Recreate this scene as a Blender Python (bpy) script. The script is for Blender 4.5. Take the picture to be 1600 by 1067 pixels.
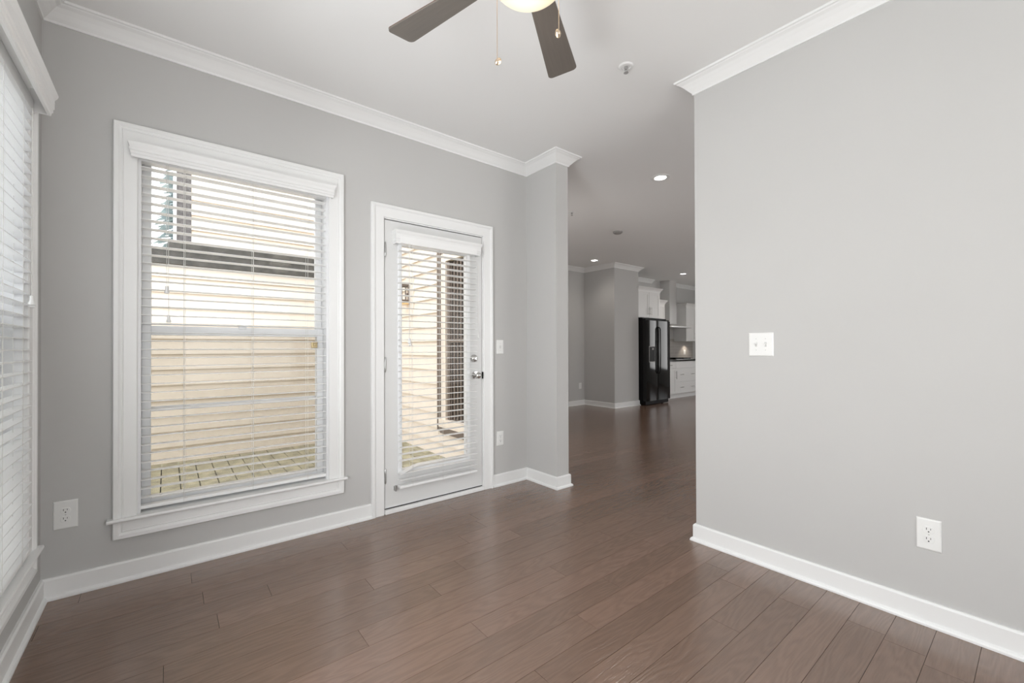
import bpy, bmesh, math, random
from mathutils import Matrix, Vector
random.seed(7)
for o in list(bpy.data.objects): bpy.data.objects.remove(o)
SC = bpy.context.scene
COL = SC.collection

# ------------------------------------------------------------------ camera
F_PX = 671.576
cam = bpy.data.cameras.new('camera'); co = bpy.data.objects.new('camera', cam); COL.objects.link(co)
right = Vector((0.78023, -0.62548, -0.00277)); fwd = Vector((0.62549, 0.78022, 0.00514)); up = right.cross(fwd)
m = Matrix.Identity(4)
for i in range(3):
    m[i][0] = right[i]; m[i][1] = up[i]; m[i][2] = -fwd[i]
m[2][3] = 1.15
co.matrix_world = m
cam.sensor_width = 36.0; cam.lens = 36.0 * F_PX / 1600.0; cam.shift_y = 6.29 / 1600.0
cam.clip_start = 0.03; cam.clip_end = 200
SC.camera = co

# ------------------------------------------------------------------ view, world, daylight and fill lamps
SC.view_settings.view_transform = 'Standard'; SC.view_settings.look = 'None'
SC.view_settings.gamma = 1.0; SC.view_settings.use_curve_mapping = False
SC.view_settings.exposure = 0.27
W = bpy.data.worlds.new('overcast_sky'); SC.world = W; W.use_nodes = True
wn = W.node_tree; wn.nodes.clear()
wo = wn.nodes.new('ShaderNodeOutputWorld'); bg = wn.nodes.new('ShaderNodeBackground')
tc = wn.nodes.new('ShaderNodeTexCoord'); sx = wn.nodes.new('ShaderNodeSeparateXYZ'); cr = wn.nodes.new('ShaderNodeValToRGB')
wn.links.new(tc.outputs['Generated'], sx.inputs[0]); wn.links.new(sx.outputs['Z'], cr.inputs[0])
cr.color_ramp.elements[0].position = 0.0; cr.color_ramp.elements[0].color = (0.97, 0.97, 0.96, 1)
cr.color_ramp.elements[1].position = 0.7; cr.color_ramp.elements[1].color = (0.86, 0.92, 1.0, 1)
wn.links.new(cr.outputs[0], bg.inputs[0]); bg.inputs[1].default_value = 2.95
wn.links.new(bg.outputs[0], wo.inputs[0])

def area(name, loc, rot, sx_, sy_, power, color=(1, 1, 1)):
    l = bpy.data.lights.new(name, 'AREA'); l.shape = 'RECTANGLE'; l.size = sx_; l.size_y = sy_
    l.energy = power; l.color = color
    o = bpy.data.objects.new(name, l); COL.objects.link(o); o.location = loc; o.rotation_euler = rot
    return o
R90 = math.pi / 2
# added fill lamps at assumed, unseen windows; only the dining window is known
area('fill_light_left', (-0.46, 0.99, 1.25), (0, -R90 - 0.32, 0), 1.75, 0.85, 34, (0.97, 0.985, 1.0))
area('fill_light_rear', (0.9, -1.78, 1.35), (R90 + 0.5, 0, 0), 1.4, 1.6, 13, (0.98, 0.99, 1.0))
area('fill_light_living', (6.2, -1.78, 1.4), (R90, 0, 0), 3.6, 1.9, 5, (1.0, 0.97, 0.95))
area('daylight_dining_window', (2.73, 3.78, 1.25), (0, -R90, 0), 1.8, 1.0, 12, (1.0, 0.96, 0.94))
area('fill_light_kitchen', (11.52, 2.3, 1.4), (0, R90, 0), 1.7, 2.2, 6, (1.0, 0.96, 0.93))

# ------------------------------------------------------------------ materials
def mat(name, col, rough=0.5, metal=0.0, spec=0.5, bump=0.0, bscale=200.0, emis=None, estr=0.0, coat=0.0, var=0.0, vscale=3.0):
    m = bpy.data.materials.new(name); m.use_nodes = True
    nt = m.node_tree; b = nt.nodes['Principled BSDF']
    b.inputs['Base Color'].default_value = (*col, 1); b.inputs['Roughness'].default_value = rough
    b.inputs['Metallic'].default_value = metal; b.inputs['Specular IOR Level'].default_value = spec
    b.inputs['Coat Weight'].default_value = coat
    if emis: b.inputs['Emission Color'].default_value = (*emis, 1); b.inputs['Emission Strength'].default_value = estr
    c = nt.nodes.new('ShaderNodeTexCoord')
    if bump:
        n = nt.nodes.new('ShaderNodeTexNoise'); n.inputs['Scale'].default_value = bscale; n.inputs['Detail'].default_value = 3
        bu = nt.nodes.new('ShaderNodeBump'); bu.inputs['Strength'].default_value = bump; bu.inputs['Distance'].default_value = 0.002
        nt.links.new(c.outputs['Object'], n.inputs['Vector']); nt.links.new(n.outputs[0], bu.inputs['Height'])
        nt.links.new(bu.outputs[0], b.inputs['Normal'])
    if var:
        n = nt.nodes.new('ShaderNodeTexNoise'); n.inputs['Scale'].default_value = vscale; n.inputs['Detail'].default_value = 4
        r = nt.nodes.new('ShaderNodeValToRGB')
        r.color_ramp.elements[0].position = 0.3; r.color_ramp.elements[1].position = 0.7
        r.color_ramp.elements[0].color = (*[x * (1 - var) for x in col], 1); r.color_ramp.elements[1].color = (*[min(1, x * (1 + var)) for x in col], 1)
        nt.links.new(c.outputs['Object'], n.inputs['Vector']); nt.links.new(n.outputs[0], r.inputs[0])
        nt.links.new(r.outputs[0], b.inputs['Base Color'])
    return m
M = {}
M['wall'] = mat('grey_wall_paint', (0.562, 0.556, 0.543), 0.75, spec=0.25, bump=0.06, bscale=350, var=0.01, vscale=2)
M['ceil'] = mat('ceiling_paint', (0.86, 0.857, 0.845), 0.9, spec=0.1, bump=0.05, bscale=300)
M['trim'] = mat('white_trim_paint', (0.86, 0.86, 0.85), 0.38, spec=0.5)
M['door'] = mat('white_door_paint', (0.74, 0.74, 0.73), 0.4, spec=0.5)
M['slat'] = mat('white_blind_slat', (0.90, 0.90, 0.89), 0.35, spec=0.5)
M['vinyl'] = mat('white_vinyl', (0.82, 0.825, 0.83), 0.35)
M['cord'] = mat('white_cord', (0.74, 0.73, 0.70), 0.8)
M['plate'] = mat('white_plastic_plate', (0.84, 0.84, 0.82), 0.3)
M['dark'] = mat('dark_slot', (0.03, 0.03, 0.03), 0.6)
M['gap'] = mat('shadow_gap_dark', (0.02, 0.018, 0.016), 0.9)
M['chrome'] = mat('brushed_nickel', (0.62, 0.61, 0.59), 0.18, metal=1.0, bump=0.05, bscale=400)
M['brass'] = mat('aged_brass', (0.42, 0.34, 0.2), 0.35, metal=1.0)
M['hinge'] = mat('satin_hinge_steel', (0.5, 0.5, 0.49), 0.35, metal=1.0)
M['black'] = mat('gloss_black_appliance', (0.005, 0.005, 0.005), 0.08, spec=0.4)
M['blackm'] = mat('matt_black', (0.005, 0.005, 0.005), 0.5, spec=0.15)
M['steel'] = mat('stainless_steel', (0.86, 0.85, 0.84), 0.3, metal=1.0, bump=0.03, bscale=90)
M['cab'] = mat('white_cabinet_paint', (0.78, 0.775, 0.76), 0.4)
M['stone'] = mat('black_granite', (0.012, 0.011, 0.011), 0.12, var=0.6, vscale=60)
M['deckm'] = mat('weathered_deck_wood', (0.37, 0.335, 0.225), 0.85, var=0.4, vscale=9, bump=0.4, bscale=60)
M['siding'] = mat('cream_lap_siding', (0.80, 0.705, 0.60), 0.7, var=0.03, vscale=8)
M['siding2'] = mat('peach_lap_siding', (0.80, 0.70, 0.59), 0.7, var=0.03, vscale=8)
M['band'] = mat('dark_weathered_beam', (0.075, 0.07, 0.06), 0.6, var=0.35, vscale=12)
M['brown'] = mat('brown_exterior_trim', (0.15, 0.115, 0.09), 0.6, var=0.1)
M['shingle'] = mat('grey_shingle', (0.13, 0.12, 0.115), 0.8, var=0.3, vscale=40)
M['grass'] = mat('backyard_ground', (0.32, 0.32, 0.22), 0.9, var=0.2, vscale=2)
M['screw'] = mat('painted_screw', (0.6, 0.6, 0.58), 0.4)
M['chain'] = mat('beaded_brass_chain', (0.75, 0.6, 0.45), 0.3, metal=1.0)
M['bladetop'] = mat('mahogany_blade_veneer', (0.09, 0.02, 0.012), 0.35)
M['needle'] = mat('blue_green_needles', (0.50, 0.56, 0.57), 0.8, var=0.2, vscale=4)
M['bark'] = mat('tree_bark', (0.12, 0.09, 0.07), 0.9)
M['emit_down'] = mat('downlight_lens', (1, 1, 1), 0.5, emis=(1, 0.97, 0.92), estr=16.0)
M['amber'] = mat('amber_lantern_glass', (0.7, 0.45, 0.2), 0.3)
M['grille'] = mat('grey_sensor_plastic', (0.36, 0.35, 0.34), 0.5)

def wood_blade():
    m = mat('dark_wood_blade', (0.11, 0.098, 0.085), 0.34, spec=0.5); nt = m.node_tree; b = nt.nodes['Principled BSDF']
    c = nt.nodes.new('ShaderNodeTexCoord'); mp = nt.nodes.new('ShaderNodeMapping'); mp.inputs['Scale'].default_value = (3, 60, 60)
    n = nt.nodes.new('ShaderNodeTexNoise'); n.inputs['Scale'].default_value = 2; n.inputs['Detail'].default_value = 6
    r = nt.nodes.new('ShaderNodeValToRGB'); r.color_ramp.elements[0].color = (0.125, 0.11, 0.096, 1); r.color_ramp.elements[1].color = (0.175, 0.155, 0.136, 1)
    nt.links.new(c.outputs['Object'], mp.inputs[0]); nt.links.new(mp.outputs[0], n.inputs['Vector']); nt.links.new(n.outputs[0], r.inputs[0]); nt.links.new(r.outputs[0], b.inputs['Base Color'])
    return m
M['blade'] = wood_blade()

def glass(name, tint=(1, 1, 1), refl=0.06, see=1.0, rough=0.0, dull=(0.5, 0.5, 0.5)):
    """thin pane: mostly transparent with a fresnel-like gloss; see<1 mixes in a grey mesh"""
    m = bpy.data.materials.new(name); m.use_nodes = True; nt = m.node_tree; nt.nodes.clear()
    o = nt.nodes.new('ShaderNodeOutputMaterial'); t = nt.nodes.new('ShaderNodeBsdfTransparent'); t.inputs[0].default_value = (*tint, 1)
    g = nt.nodes.new('ShaderNodeBsdfGlossy'); g.inputs['Roughness'].default_value = rough
    f = nt.nodes.new('ShaderNodeFresnel'); f.inputs[0].default_value = 1.2
    mx = nt.nodes.new('ShaderNodeMixShader'); nt.links.new(f.outputs[0], mx.inputs[0]); nt.links.new(t.outputs[0], mx.inputs[1]); nt.links.new(g.outputs[0], mx.inputs[2])
    last = mx
    if see < 1:
        d = nt.nodes.new('ShaderNodeBsdfDiffuse'); d.inputs[0].default_value = (*dull, 1)
        m2 = nt.nodes.new('ShaderNodeMixShader'); m2.inputs[0].default_value = see
        nt.links.new(d.outputs[0], m2.inputs[1]); nt.links.new(t.outputs[0], m2.inputs[2]); last = m2
    nt.links.new(last.outputs[0], o.inputs[0]); return m
M['glass'] = glass('clear_window_glass')
M['screen'] = glass('insect_screen_mesh', tint=(1.0, 0.98, 0.93), see=0.58, dull=(0.22, 0.21, 0.18))
M['darkglass'] = mat('dark_reflective_glass', (0.075, 0.065, 0.055), 0.12, spec=0.7, var=0.4, vscale=14)

def bowl_mat():
    m = bpy.data.materials.new('frosted_lit_glass'); m.use_nodes = True; nt = m.node_tree; b = nt.nodes['Principled BSDF']
    b.inputs['Base Color'].default_value = (0.5, 0.42, 0.30, 1); b.inputs['Roughness'].default_value = 0.25
    c = nt.nodes.new('ShaderNodeTexCoord'); mp = nt.nodes.new('ShaderNodeMapping'); mp.inputs['Scale'].default_value = (1, 1, 0.0)
    l = nt.nodes.new('ShaderNodeVectorMath'); l.operation = 'LENGTH'
    r = nt.nodes.new('ShaderNodeValToRGB'); e = r.color_ramp.elements
    e[0].position = 0.03; e[0].color = (1.3, 1.25, 1.0, 1); e[1].position = 0.12; e[1].color = (0.95, 0.83, 0.56, 1)
    nt.links.new(c.outputs['Object'], mp.inputs[0]); nt.links.new(mp.outputs[0], l.inputs[0]); nt.links.new(l.outputs['Value'], r.inputs[0])
    nt.links.new(r.outputs[0], b.inputs['Emission Color']); b.inputs['Emission Strength'].default_value = 0.5
    return m
M['bowl'] = bowl_mat()

def floor_mat():
    m = bpy.data.materials.new('brown_oak_planks'); m.use_nodes = True; nt = m.node_tree; N = nt.nodes; L = nt.links; b = N['Principled BSDF']
    c = N.new('ShaderNodeTexCoord'); a = N.new('ShaderNodeAttribute'); a.attribute_name = 'plank'; a.attribute_type = 'GEOMETRY'
    sc = N.new('ShaderNodeVectorMath'); sc.operation = 'SCALE'; sc.inputs['Scale'].default_value = 37.0
    ad = N.new('ShaderNodeVectorMath'); ad.operation = 'ADD'
    L.new(a.outputs['Vector'], sc.inputs[0]); L.new(sc.outputs[0], ad.inputs[0]); L.new(c.outputs['Object'], ad.inputs[1])
    # cathedral grain: contour bands of a low frequency noise stretched along the plank
    mp = N.new('ShaderNodeMapping'); mp.inputs['Scale'].default_value = (1.3, 9.0, 1.0); L.new(ad.outputs[0], mp.inputs[0])
    n1 = N.new('ShaderNodeTexNoise'); n1.inputs['Scale'].default_value = 1.0; n1.inputs['Detail'].default_value = 2.5; n1.inputs['Roughness'].default_value = 0.45; L.new(mp.outputs[0], n1.inputs['Vector'])
    mu = N.new('ShaderNodeMath'); mu.operation = 'MULTIPLY'; mu.inputs[1].default_value = 26.0; L.new(n1.outputs[0], mu.inputs[0])
    sn = N.new('ShaderNodeMath'); sn.operation = 'SINE'; mu2 = N.new('ShaderNodeMath'); mu2.operation = 'MULTIPLY'; mu2.inputs[1].default_value = 3.6
    L.new(mu.outputs[0], mu2.inputs[0]); L.new(mu2.outputs[0], sn.inputs[0])
    # fine pores
    mp2 = N.new('ShaderNodeMapping'); mp2.inputs['Scale'].default_value = (14, 220, 1); L.new(ad.outputs[0], mp2.inputs[0])
    n2 = N.new('ShaderNodeTexNoise'); n2.inputs['Scale'].default_value = 1.0; n2.inputs['Detail'].default_value = 3; L.new(mp2.outputs[0], n2.inputs['Vector'])
    h = N.new('ShaderNodeMath'); h.operation = 'MULTIPLY_ADD'; h.inputs[1].default_value = 0.22; L.new(sn.outputs[0], h.inputs[0]); L.new(n2.outputs[0], h.inputs[2])
    bu = N.new('ShaderNodeBump'); bu.inputs['Strength'].default_value = 0.5; bu.inputs['Distance'].default_value = 0.0012; L.new(h.outputs[0], bu.inputs['Height']); L.new(bu.outputs[0], b.inputs['Normal'])
    # colour: plank tone x grain
    sp = N.new('ShaderNodeSeparateXYZ'); L.new(a.outputs['Vector'], sp.inputs[0])
    r = N.new('ShaderNodeValToRGB'); e = r.color_ramp.elements
    e[0].position = 0.0; e[0].color = (0.170, 0.103, 0.070, 1); e[1].position = 1.0; e[1].color = (0.215, 0.130, 0.092, 1)
    x = r.color_ramp.elements.new(0.5); x.color = (0.192, 0.118, 0.082, 1)
    L.new(sp.outputs['X'], r.inputs[0])
    g = N.new('ShaderNodeMapRange'); g.inputs['From Min'].default_value = 0.1; g.inputs['From Max'].default_value = 0.9; g.inputs['To Min'].default_value = 0.86; g.inputs['To Max'].default_value = 1.1
    L.new(h.outputs[0], g.inputs['Value'])
    mm = N.new('ShaderNodeVectorMath'); mm.operation = 'SCALE'; L.new(r.outputs[0], mm.inputs[0]); L.new(g.outputs[0], mm.inputs['Scale'])
    L.new(mm.outputs[0], b.inputs['Base Color'])
    b.inputs['Roughness'].default_value = 0.19; b.inputs['Specular IOR Level'].default_value = 0.95; b.inputs['IOR'].default_value = 1.65
    return m
M['floor'] = floor_mat()

def tile_mat():
    m = bpy.data.materials.new('grey_subway_tile'); m.use_nodes = True; nt = m.node_tree; b = nt.nodes['Principled BSDF']
    c = nt.nodes.new('ShaderNodeTexCoord'); s = nt.nodes.new('ShaderNodeSeparateXYZ'); cb = nt.nodes.new('ShaderNodeCombineXYZ')
    nt.links.new(c.outputs['Object'], s.inputs[0]); nt.links.new(s.outputs['X'], cb.inputs['X']); nt.links.new(s.outputs['Z'], cb.inputs['Y'])
    t = nt.nodes.new('ShaderNodeTexBrick'); t.inputs['Scale'].default_value = 1.0; t.inputs['Brick Width'].default_value = 0.3; t.inputs['Row Height'].default_value = 0.075
    t.inputs['Mortar Size'].default_value = 0.003; t.inputs['Color1'].default_value = (0.42, 0.39, 0.36, 1); t.inputs['Color2'].default_value = (0.46, 0.43, 0.4, 1); t.inputs['Mortar'].default_value = (0.55, 0.52, 0.5, 1)
    nt.links.new(cb.outputs[0], t.inputs['Vector']); nt.links.new(t.outputs[0], b.inputs['Base Color']); b.inputs['Roughness'].default_value = 0.2
    return m
M['tile'] = tile_mat()

# ------------------------------------------------------------------ mesh helpers
class MB:
    def __init__(s): s.bm = bmesh.new()
    def box(s, x0, x1, y0, y1, z0, z1):
        v = [s.bm.verts.new(p) for p in ((x0,y0,z0),(x1,y0,z0),(x1,y1,z0),(x0,y1,z0),(x0,y0,z1),(x1,y0,z1),(x1,y1,z1),(x0,y1,z1))]
        for f in ((0,3,2,1),(4,5,6,7),(0,1,5,4),(1,2,6,5),(2,3,7,6),(3,0,4,7)): s.bm.faces.new([v[i] for i in f])
        return s
    def quad(s, a, b, c, d): s.bm.faces.new([s.bm.verts.new(p) for p in (a, b, c, d)]); return s
    def loft(s, rings, caps=True, closed=True):
        R = [[s.bm.verts.new(p) for p in r] for r in rings]; n = len(R[0])
        for a, b in zip(R, R[1:]):
            for i in range(n if closed else n - 1): s.bm.faces.new((a[i], a[(i+1) % n], b[(i+1) % n], b[i]))
        if caps: s.bm.faces.new(R[0][::-1]); s.bm.faces.new(R[-1])
        return s
    def lathe(s, prof, c=(0,0,0), axis='z', n=32, caps=True):
        rings = []
        for r, h in prof:
            ring = []
            for i in range(n):
                a = 2 * math.pi * i / n; x, y = max(r, 1e-5) * math.cos(a), max(r, 1e-5) * math.sin(a)
                p = {'z': (x, y, h), 'y': (x, h, -y), 'x': (h, x, y)}[axis]
                ring.append((c[0]+p[0], c[1]+p[1], c[2]+p[2]))
            rings.append(ring)
        return s.loft(rings, caps=caps)
    def tube(s, pts, r, n=8):
        P = [Vector(p) for p in pts]; rings = []
        for i, p in enumerate(P):
            d = (P[min(i+1, len(P)-1)] - P[max(i-1, 0)]).normalized()
            u = d.orthogonal().normalized() if i == 0 else (u - d * u.dot(d)).normalized()
            w = d.cross(u); rr = r[i] if isinstance(r, (list, tuple)) else r
            rings.append([p + (u * math.cos(2*math.pi*k/n) + w * math.sin(2*math.pi*k/n)) * rr for k in range(n)])
        return s.loft(rings)
    def prism(s, pts, z0, z1, axis='z'):
        f = {'z': lambda a, b, c: (a, b, c), 'x': lambda a, b, c: (c, a, b), 'y': lambda a, b, c: (a, c, b)}[axis]
        return s.loft([[f(a, b, z0) for a, b in pts], [f(a, b, z1) for a, b in pts]])
    def build(s, name, m, parent=None, smooth=False, bevel=0.0, loc=None, kind=None):
        bmesh.ops.recalc_face_normals(s.bm, faces=s.bm.faces)
        me = bpy.data.meshes.new(name); s.bm.to_mesh(me); s.bm.free()
        if smooth:
            for p in me.polygons: p.use_smooth = True
        me.materials.append(m if not isinstance(m, str) else M[m])
        o = bpy.data.objects.new(name, me); COL.objects.link(o)
        if parent: o.parent = parent
        if loc: o.location = loc
        if kind: o['kind'] = kind
        if bevel:
            b = o.modifiers.new('bevel', 'BEVEL'); b.width = bevel; b.segments = 2; b.limit_method = 'ANGLE'; b.angle_limit = 0.6
        if smooth:
            e = o.modifiers.new('edges', 'EDGE_SPLIT'); e.split_angle = math.radians(38)
        return o
def empty(name, loc=(0,0,0), rz=0, label=None, cat=None, group=None, kind=None):
    o = bpy.data.objects.new(name, None); COL.objects.link(o); o.location = loc; o.rotation_euler = (0,0,rz); o.empty_display_size = 0.1
    return tag(o, label, cat, group, kind)
def tag(o, label=None, cat=None, group=None, kind=None):
    if label: o['label'] = label
    if cat: o['category'] = cat
    if group: o['group'] = group
    if kind: o['kind'] = kind
    return o
def copy_tree(o, parent=None):
    c = o.copy(); COL.objects.link(c); c.parent = parent
    for ch in [x for x in bpy.data.objects if x.parent == o]: copy_tree(ch, c)
    return c

def wall(name, axis, a0, a1, z0, z1, d0, d1, holes, m='wall', parent=None):
    """wall slab along axis 'x' or 'y' from a0..a1, thickness d0..d1, with rectangular holes (h0,h1,hz0,hz1)"""
    A = sorted({a0, a1, *[v for h in holes for v in h[:2]]}); Z = sorted({z0, z1, *[v for h in holes for v in h[2:]]})
    solid = lambda i, j: 0 <= i < len(A)-1 and 0 <= j < len(Z)-1 and not any(h[0] <= (A[i]+A[i+1])/2 <= h[1] and h[2] <= (Z[j]+Z[j+1])/2 <= h[3] for h in holes)
    p = (lambda a, d, z: (a, d, z)) if axis == 'x' else (lambda a, d, z: (d, a, z))
    b = MB(); vs = {}
    def V(a, d, z):
        k = p(a, d, z)
        if k not in vs: vs[k] = b.bm.verts.new(k)
        return vs[k]
    def Q(*c): b.bm.faces.new([V(*x) for x in c])
    for i in range(len(A)-1):
        for j in range(len(Z)-1):
            if not solid(i, j): continue
            u0, u1, w0, w1 = A[i], A[i+1], Z[j], Z[j+1]
            Q((u0,d0,w0),(u1,d0,w0),(u1,d0,w1),(u0,d0,w1)); Q((u0,d1,w0),(u1,d1,w0),(u1,d1,w1),(u0,d1,w1))
            if not solid(i-1, j): Q((u0,d0,w0),(u0,d1,w0),(u0,d1,w1),(u0,d0,w1))
            if not solid(i+1, j): Q((u1,d0,w0),(u1,d1,w0),(u1,d1,w1),(u1,d0,w1))
            if not solid(i, j-1): Q((u0,d0,w0),(u1,d0,w0),(u1,d1,w0),(u0,d1,w0))
            if not solid(i, j+1): Q((u0,d0,w1),(u1,d0,w1),(u1,d1,w1),(u0,d1,w1))
    return b.build(name, m, parent, kind='structure' if parent is None else None)

def sweep(name, path, prof, side, m='trim', parent=None):
    """run a profile [(distance from wall, z)] along a floor-plan polyline, mitred; side=+1: room lies left of the path"""
    P = [Vector(p) for p in path]; n = len(P); rings = []
    nor = []
    for a, b in zip(P, P[1:]):
        d = (b - a).normalized(); nor.append(Vector((-d.y, d.x)) * side)
    for i in range(n):
        if i == 0: mi = nor[0]
        elif i == n-1: mi = nor[-1]
        else:
            s_ = nor[i-1] + nor[i]; mi = s_ / (1 + nor[i-1].dot(nor[i]))
        rings.append([(P[i].x + mi.x * q, P[i].y + mi.y * q, z) for q, z in prof])
    return MB().loft(rings).build(name, m, parent, kind='structure' if parent is None else None)

# ------------------------------------------------------------------ room shell
XL, XR, D, XC, XC2, YC, YR, H = -0.4513, 2.4606, 2.8777, 2.4733, 2.6104, 2.5058, 1.3176, 2.738
YB, YF, XE = -1.80, 5.86, 11.55
# planks
def floor():
    bm = bmesh.new(); me = bpy.data.meshes.new('floor')
    lay = bm.faces.layers.int.new('pid'); cols = []
    w, y0 = 0.1233, 0.289
    forced = {0.659: 2.191, 0.289: 2.199, 0.782: 1.80, 1.152: 1.374, 1.399: 0.993, 1.645: 0.608, 1.769: 0.994, 1.892: -0.01, 2.262: 0.38, 2.509: 0.804, 2.632: 0.095}
    k0 = int(math.floor((YB - y0) / w)) - 1; r = random.Random(3)
    k = k0
    while y0 + k * w < YF + 0.1:
        ya, yb = y0 + k * w, y0 + (k + 1) * w; ln = 1.22
        ph = None
        for fy, fx in forced.items():
            if abs(fy - ya) < 0.03: ph = fx
        s = (ph if ph is not None else r.uniform(0, ln))
        xs = [s]
        while xs[-1] < XE + 0.2: xs.append(xs[-1] + r.choice((0.92, 1.22, 1.22, 1.5)))
        while xs[0] > XL - 0.3: xs.insert(0, xs[0] - r.choice((0.92, 1.22, 1.22)))
        for xa, xb in zip(xs, xs[1:]):
            g = 0.0007
            X0, X1, Y0, Y1 = max(xa + g, XL - 0.05), min(xb - g, XE + 0.05), max(ya + g, YB - 0.05), min(yb - g, YF + 0.05)
            if Y0 > D + 0.03: X0 = max(X0, XC2)
            if X1 <= X0 or Y1 <= Y0: continue
            vs = [bm.verts.new(p) for p in ((X0, Y0, 0), (X1, Y0, 0), (X1, Y1, 0), (X0, Y1, 0))]
            f = bm.faces.new(vs); cols.append((r.random(), r.random(), r.random()))
            # rounded edge lips drop into the joint
            lo = [bm.verts.new(p) for p in ((X0 - g, Y0 - g, -0.005), (X1 + g, Y0 - g, -0.005), (X1 + g, Y1 + g, -0.005), (X0 - g, Y1 + g, -0.005))]
            for i in range(4):
                bm.faces.new((vs[i], lo[i], lo[(i+1) % 4], vs[(i+1) % 4])); cols.append(cols[-1])
        k += 1
    bm.to_mesh(me); bm.free()
    at = me.attributes.new('plank', 'FLOAT_VECTOR', 'FACE')
    for i, c in enumerate(cols): at.data[i].vector = c
    me.materials.append(M['floor']); o = bpy.data.objects.new('floor', me); COL.objects.link(o); o['kind'] = 'structure'
    LS = [(XL-0.15, YB-0.15), (XE+0.15, YB-0.15), (XE+0.15, YF+0.15), (XC2-0.03, YF+0.15), (XC2-0.03, D+0.16), (XL-0.15, D+0.16)]
    MB().prism(LS, -0.12, -0.0051).build('subfloor', 'gap', o)
floor()
MB().prism([(XL-0.15, YB-0.15), (XE+0.15, YB-0.15), (XE+0.15, YF+0.15), (XC2-0.03, YF+0.15), (XC2-0.03, D+0.16), (XL-0.15, D+0.16)], H, H+0.12).build('ceiling', 'ceil', kind='structure')
WX0, WX1, WZ0, WZ1 = -0.117, 0.803, 0.305, 2.184            # back window opening
DX0, DX1, DZ1 = 1.167, 2.003, 2.057                          # door opening
LY0, LY1 = 1.655, 2.575                                      # left window opening
wall('wall_back', 'x', XL-0.15, XC2, 0, H, D, D+0.16, [(WX0, WX1, WZ0, WZ1), (DX0, DX1, -0.01, DZ1)])
MB().box(XC, XC2, YC, D, 0, H).build('wall_return', 'wall', kind='structure')
wall('wall_left', 'y', YB, D, 0, H, XL-0.16, XL, [(LY0, LY1, WZ0, WZ1), (0.53, 1.45, WZ0, WZ1)])
MB().box(XR, XR+0.125, YB, YR, 0, H).build('wall_right', 'wall', kind='structure')
wall('wall_rear', 'x', XL-0.16, XE, 0, H, YB-0.15, YB, [(0.2, 1.6, 0.55, 2.15), (4.4, 8.0, 0.4, 2.35)])
# dining and kitchen end
wall('wall_dining', 'y', D+0.16, YF, 0, H, XC2-0.0, XC2+0.10, [(3.25, 4.30, 0.30, 2.20)])
wall('wall_far', 'x', XC2, XE, 0, H, YF, YF+0.15, [])
MB().box(6.572, 7.333, 5.11, YF, 0, H).build('wall_chase', 'wall', kind='structure')
wall('wall_east', 'y', YB, YF, 0, H, XE, XE+0.15, [(1.2, 3.4, 0.5, 2.3)])

# crown moulding, cove profile
CP = [(0, H-0.080), (0.008, H-0.080), (0.010, H-0.070), (0.022, H-0.058), (0.038, H-0.040), (0.055, H-0.024), (0.070, H-0.016), (0.074, H-0.012), (0.083, H-0.010), (0.085, H), (0, H)]
sweep('trim_1', [(XL, YB), (XL, D), (XC, D), (XC, YC), (XC2, YC), (XC2, D+0.1)], CP, -1)
sweep('trim_2', [(XR, YB), (XR, YR), (XR+0.125, YR), (XR+0.125, YB)], CP, 1)
sweep('trim_3', [(XC2+0.1, YF), (6.572, YF), (6.572, 5.11), (7.333, 5.11), (7.333, 5.5)], CP, -1)
sweep('trim_4', [(7.4, YF), (8.95, YF)], CP, -1)
sweep('trim_5', [(9.62, YF), (XE, YF)], CP, -1)
# baseboards with shoe
ZB = 0.098
BP = [(0, 0), (0.027, 0), (0.027, 0.008), (0.023, 0.016), (0.014, 0.020), (0.014, ZB-0.008), (0.009, ZB), (0, ZB)]
sweep('baseboard_back', [(XL, YB), (XL, D), (1.079, D)], BP, -1)
sweep('baseboard_return', [(2.094, D), (XC, D), (XC, YC), (XC2, YC), (XC2, D)], BP, -1)
sweep('baseboard_right', [(XR, YB), (XR, YR), (XR+0.125, YR), (XR+0.125, YB)], BP, 1)
sweep('baseboard_far', [(XC2+0.1, YF), (6.572, YF), (6.572, 5.11), (7.333, 5.11), (7.333, 5.16)], BP, -1)

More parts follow.
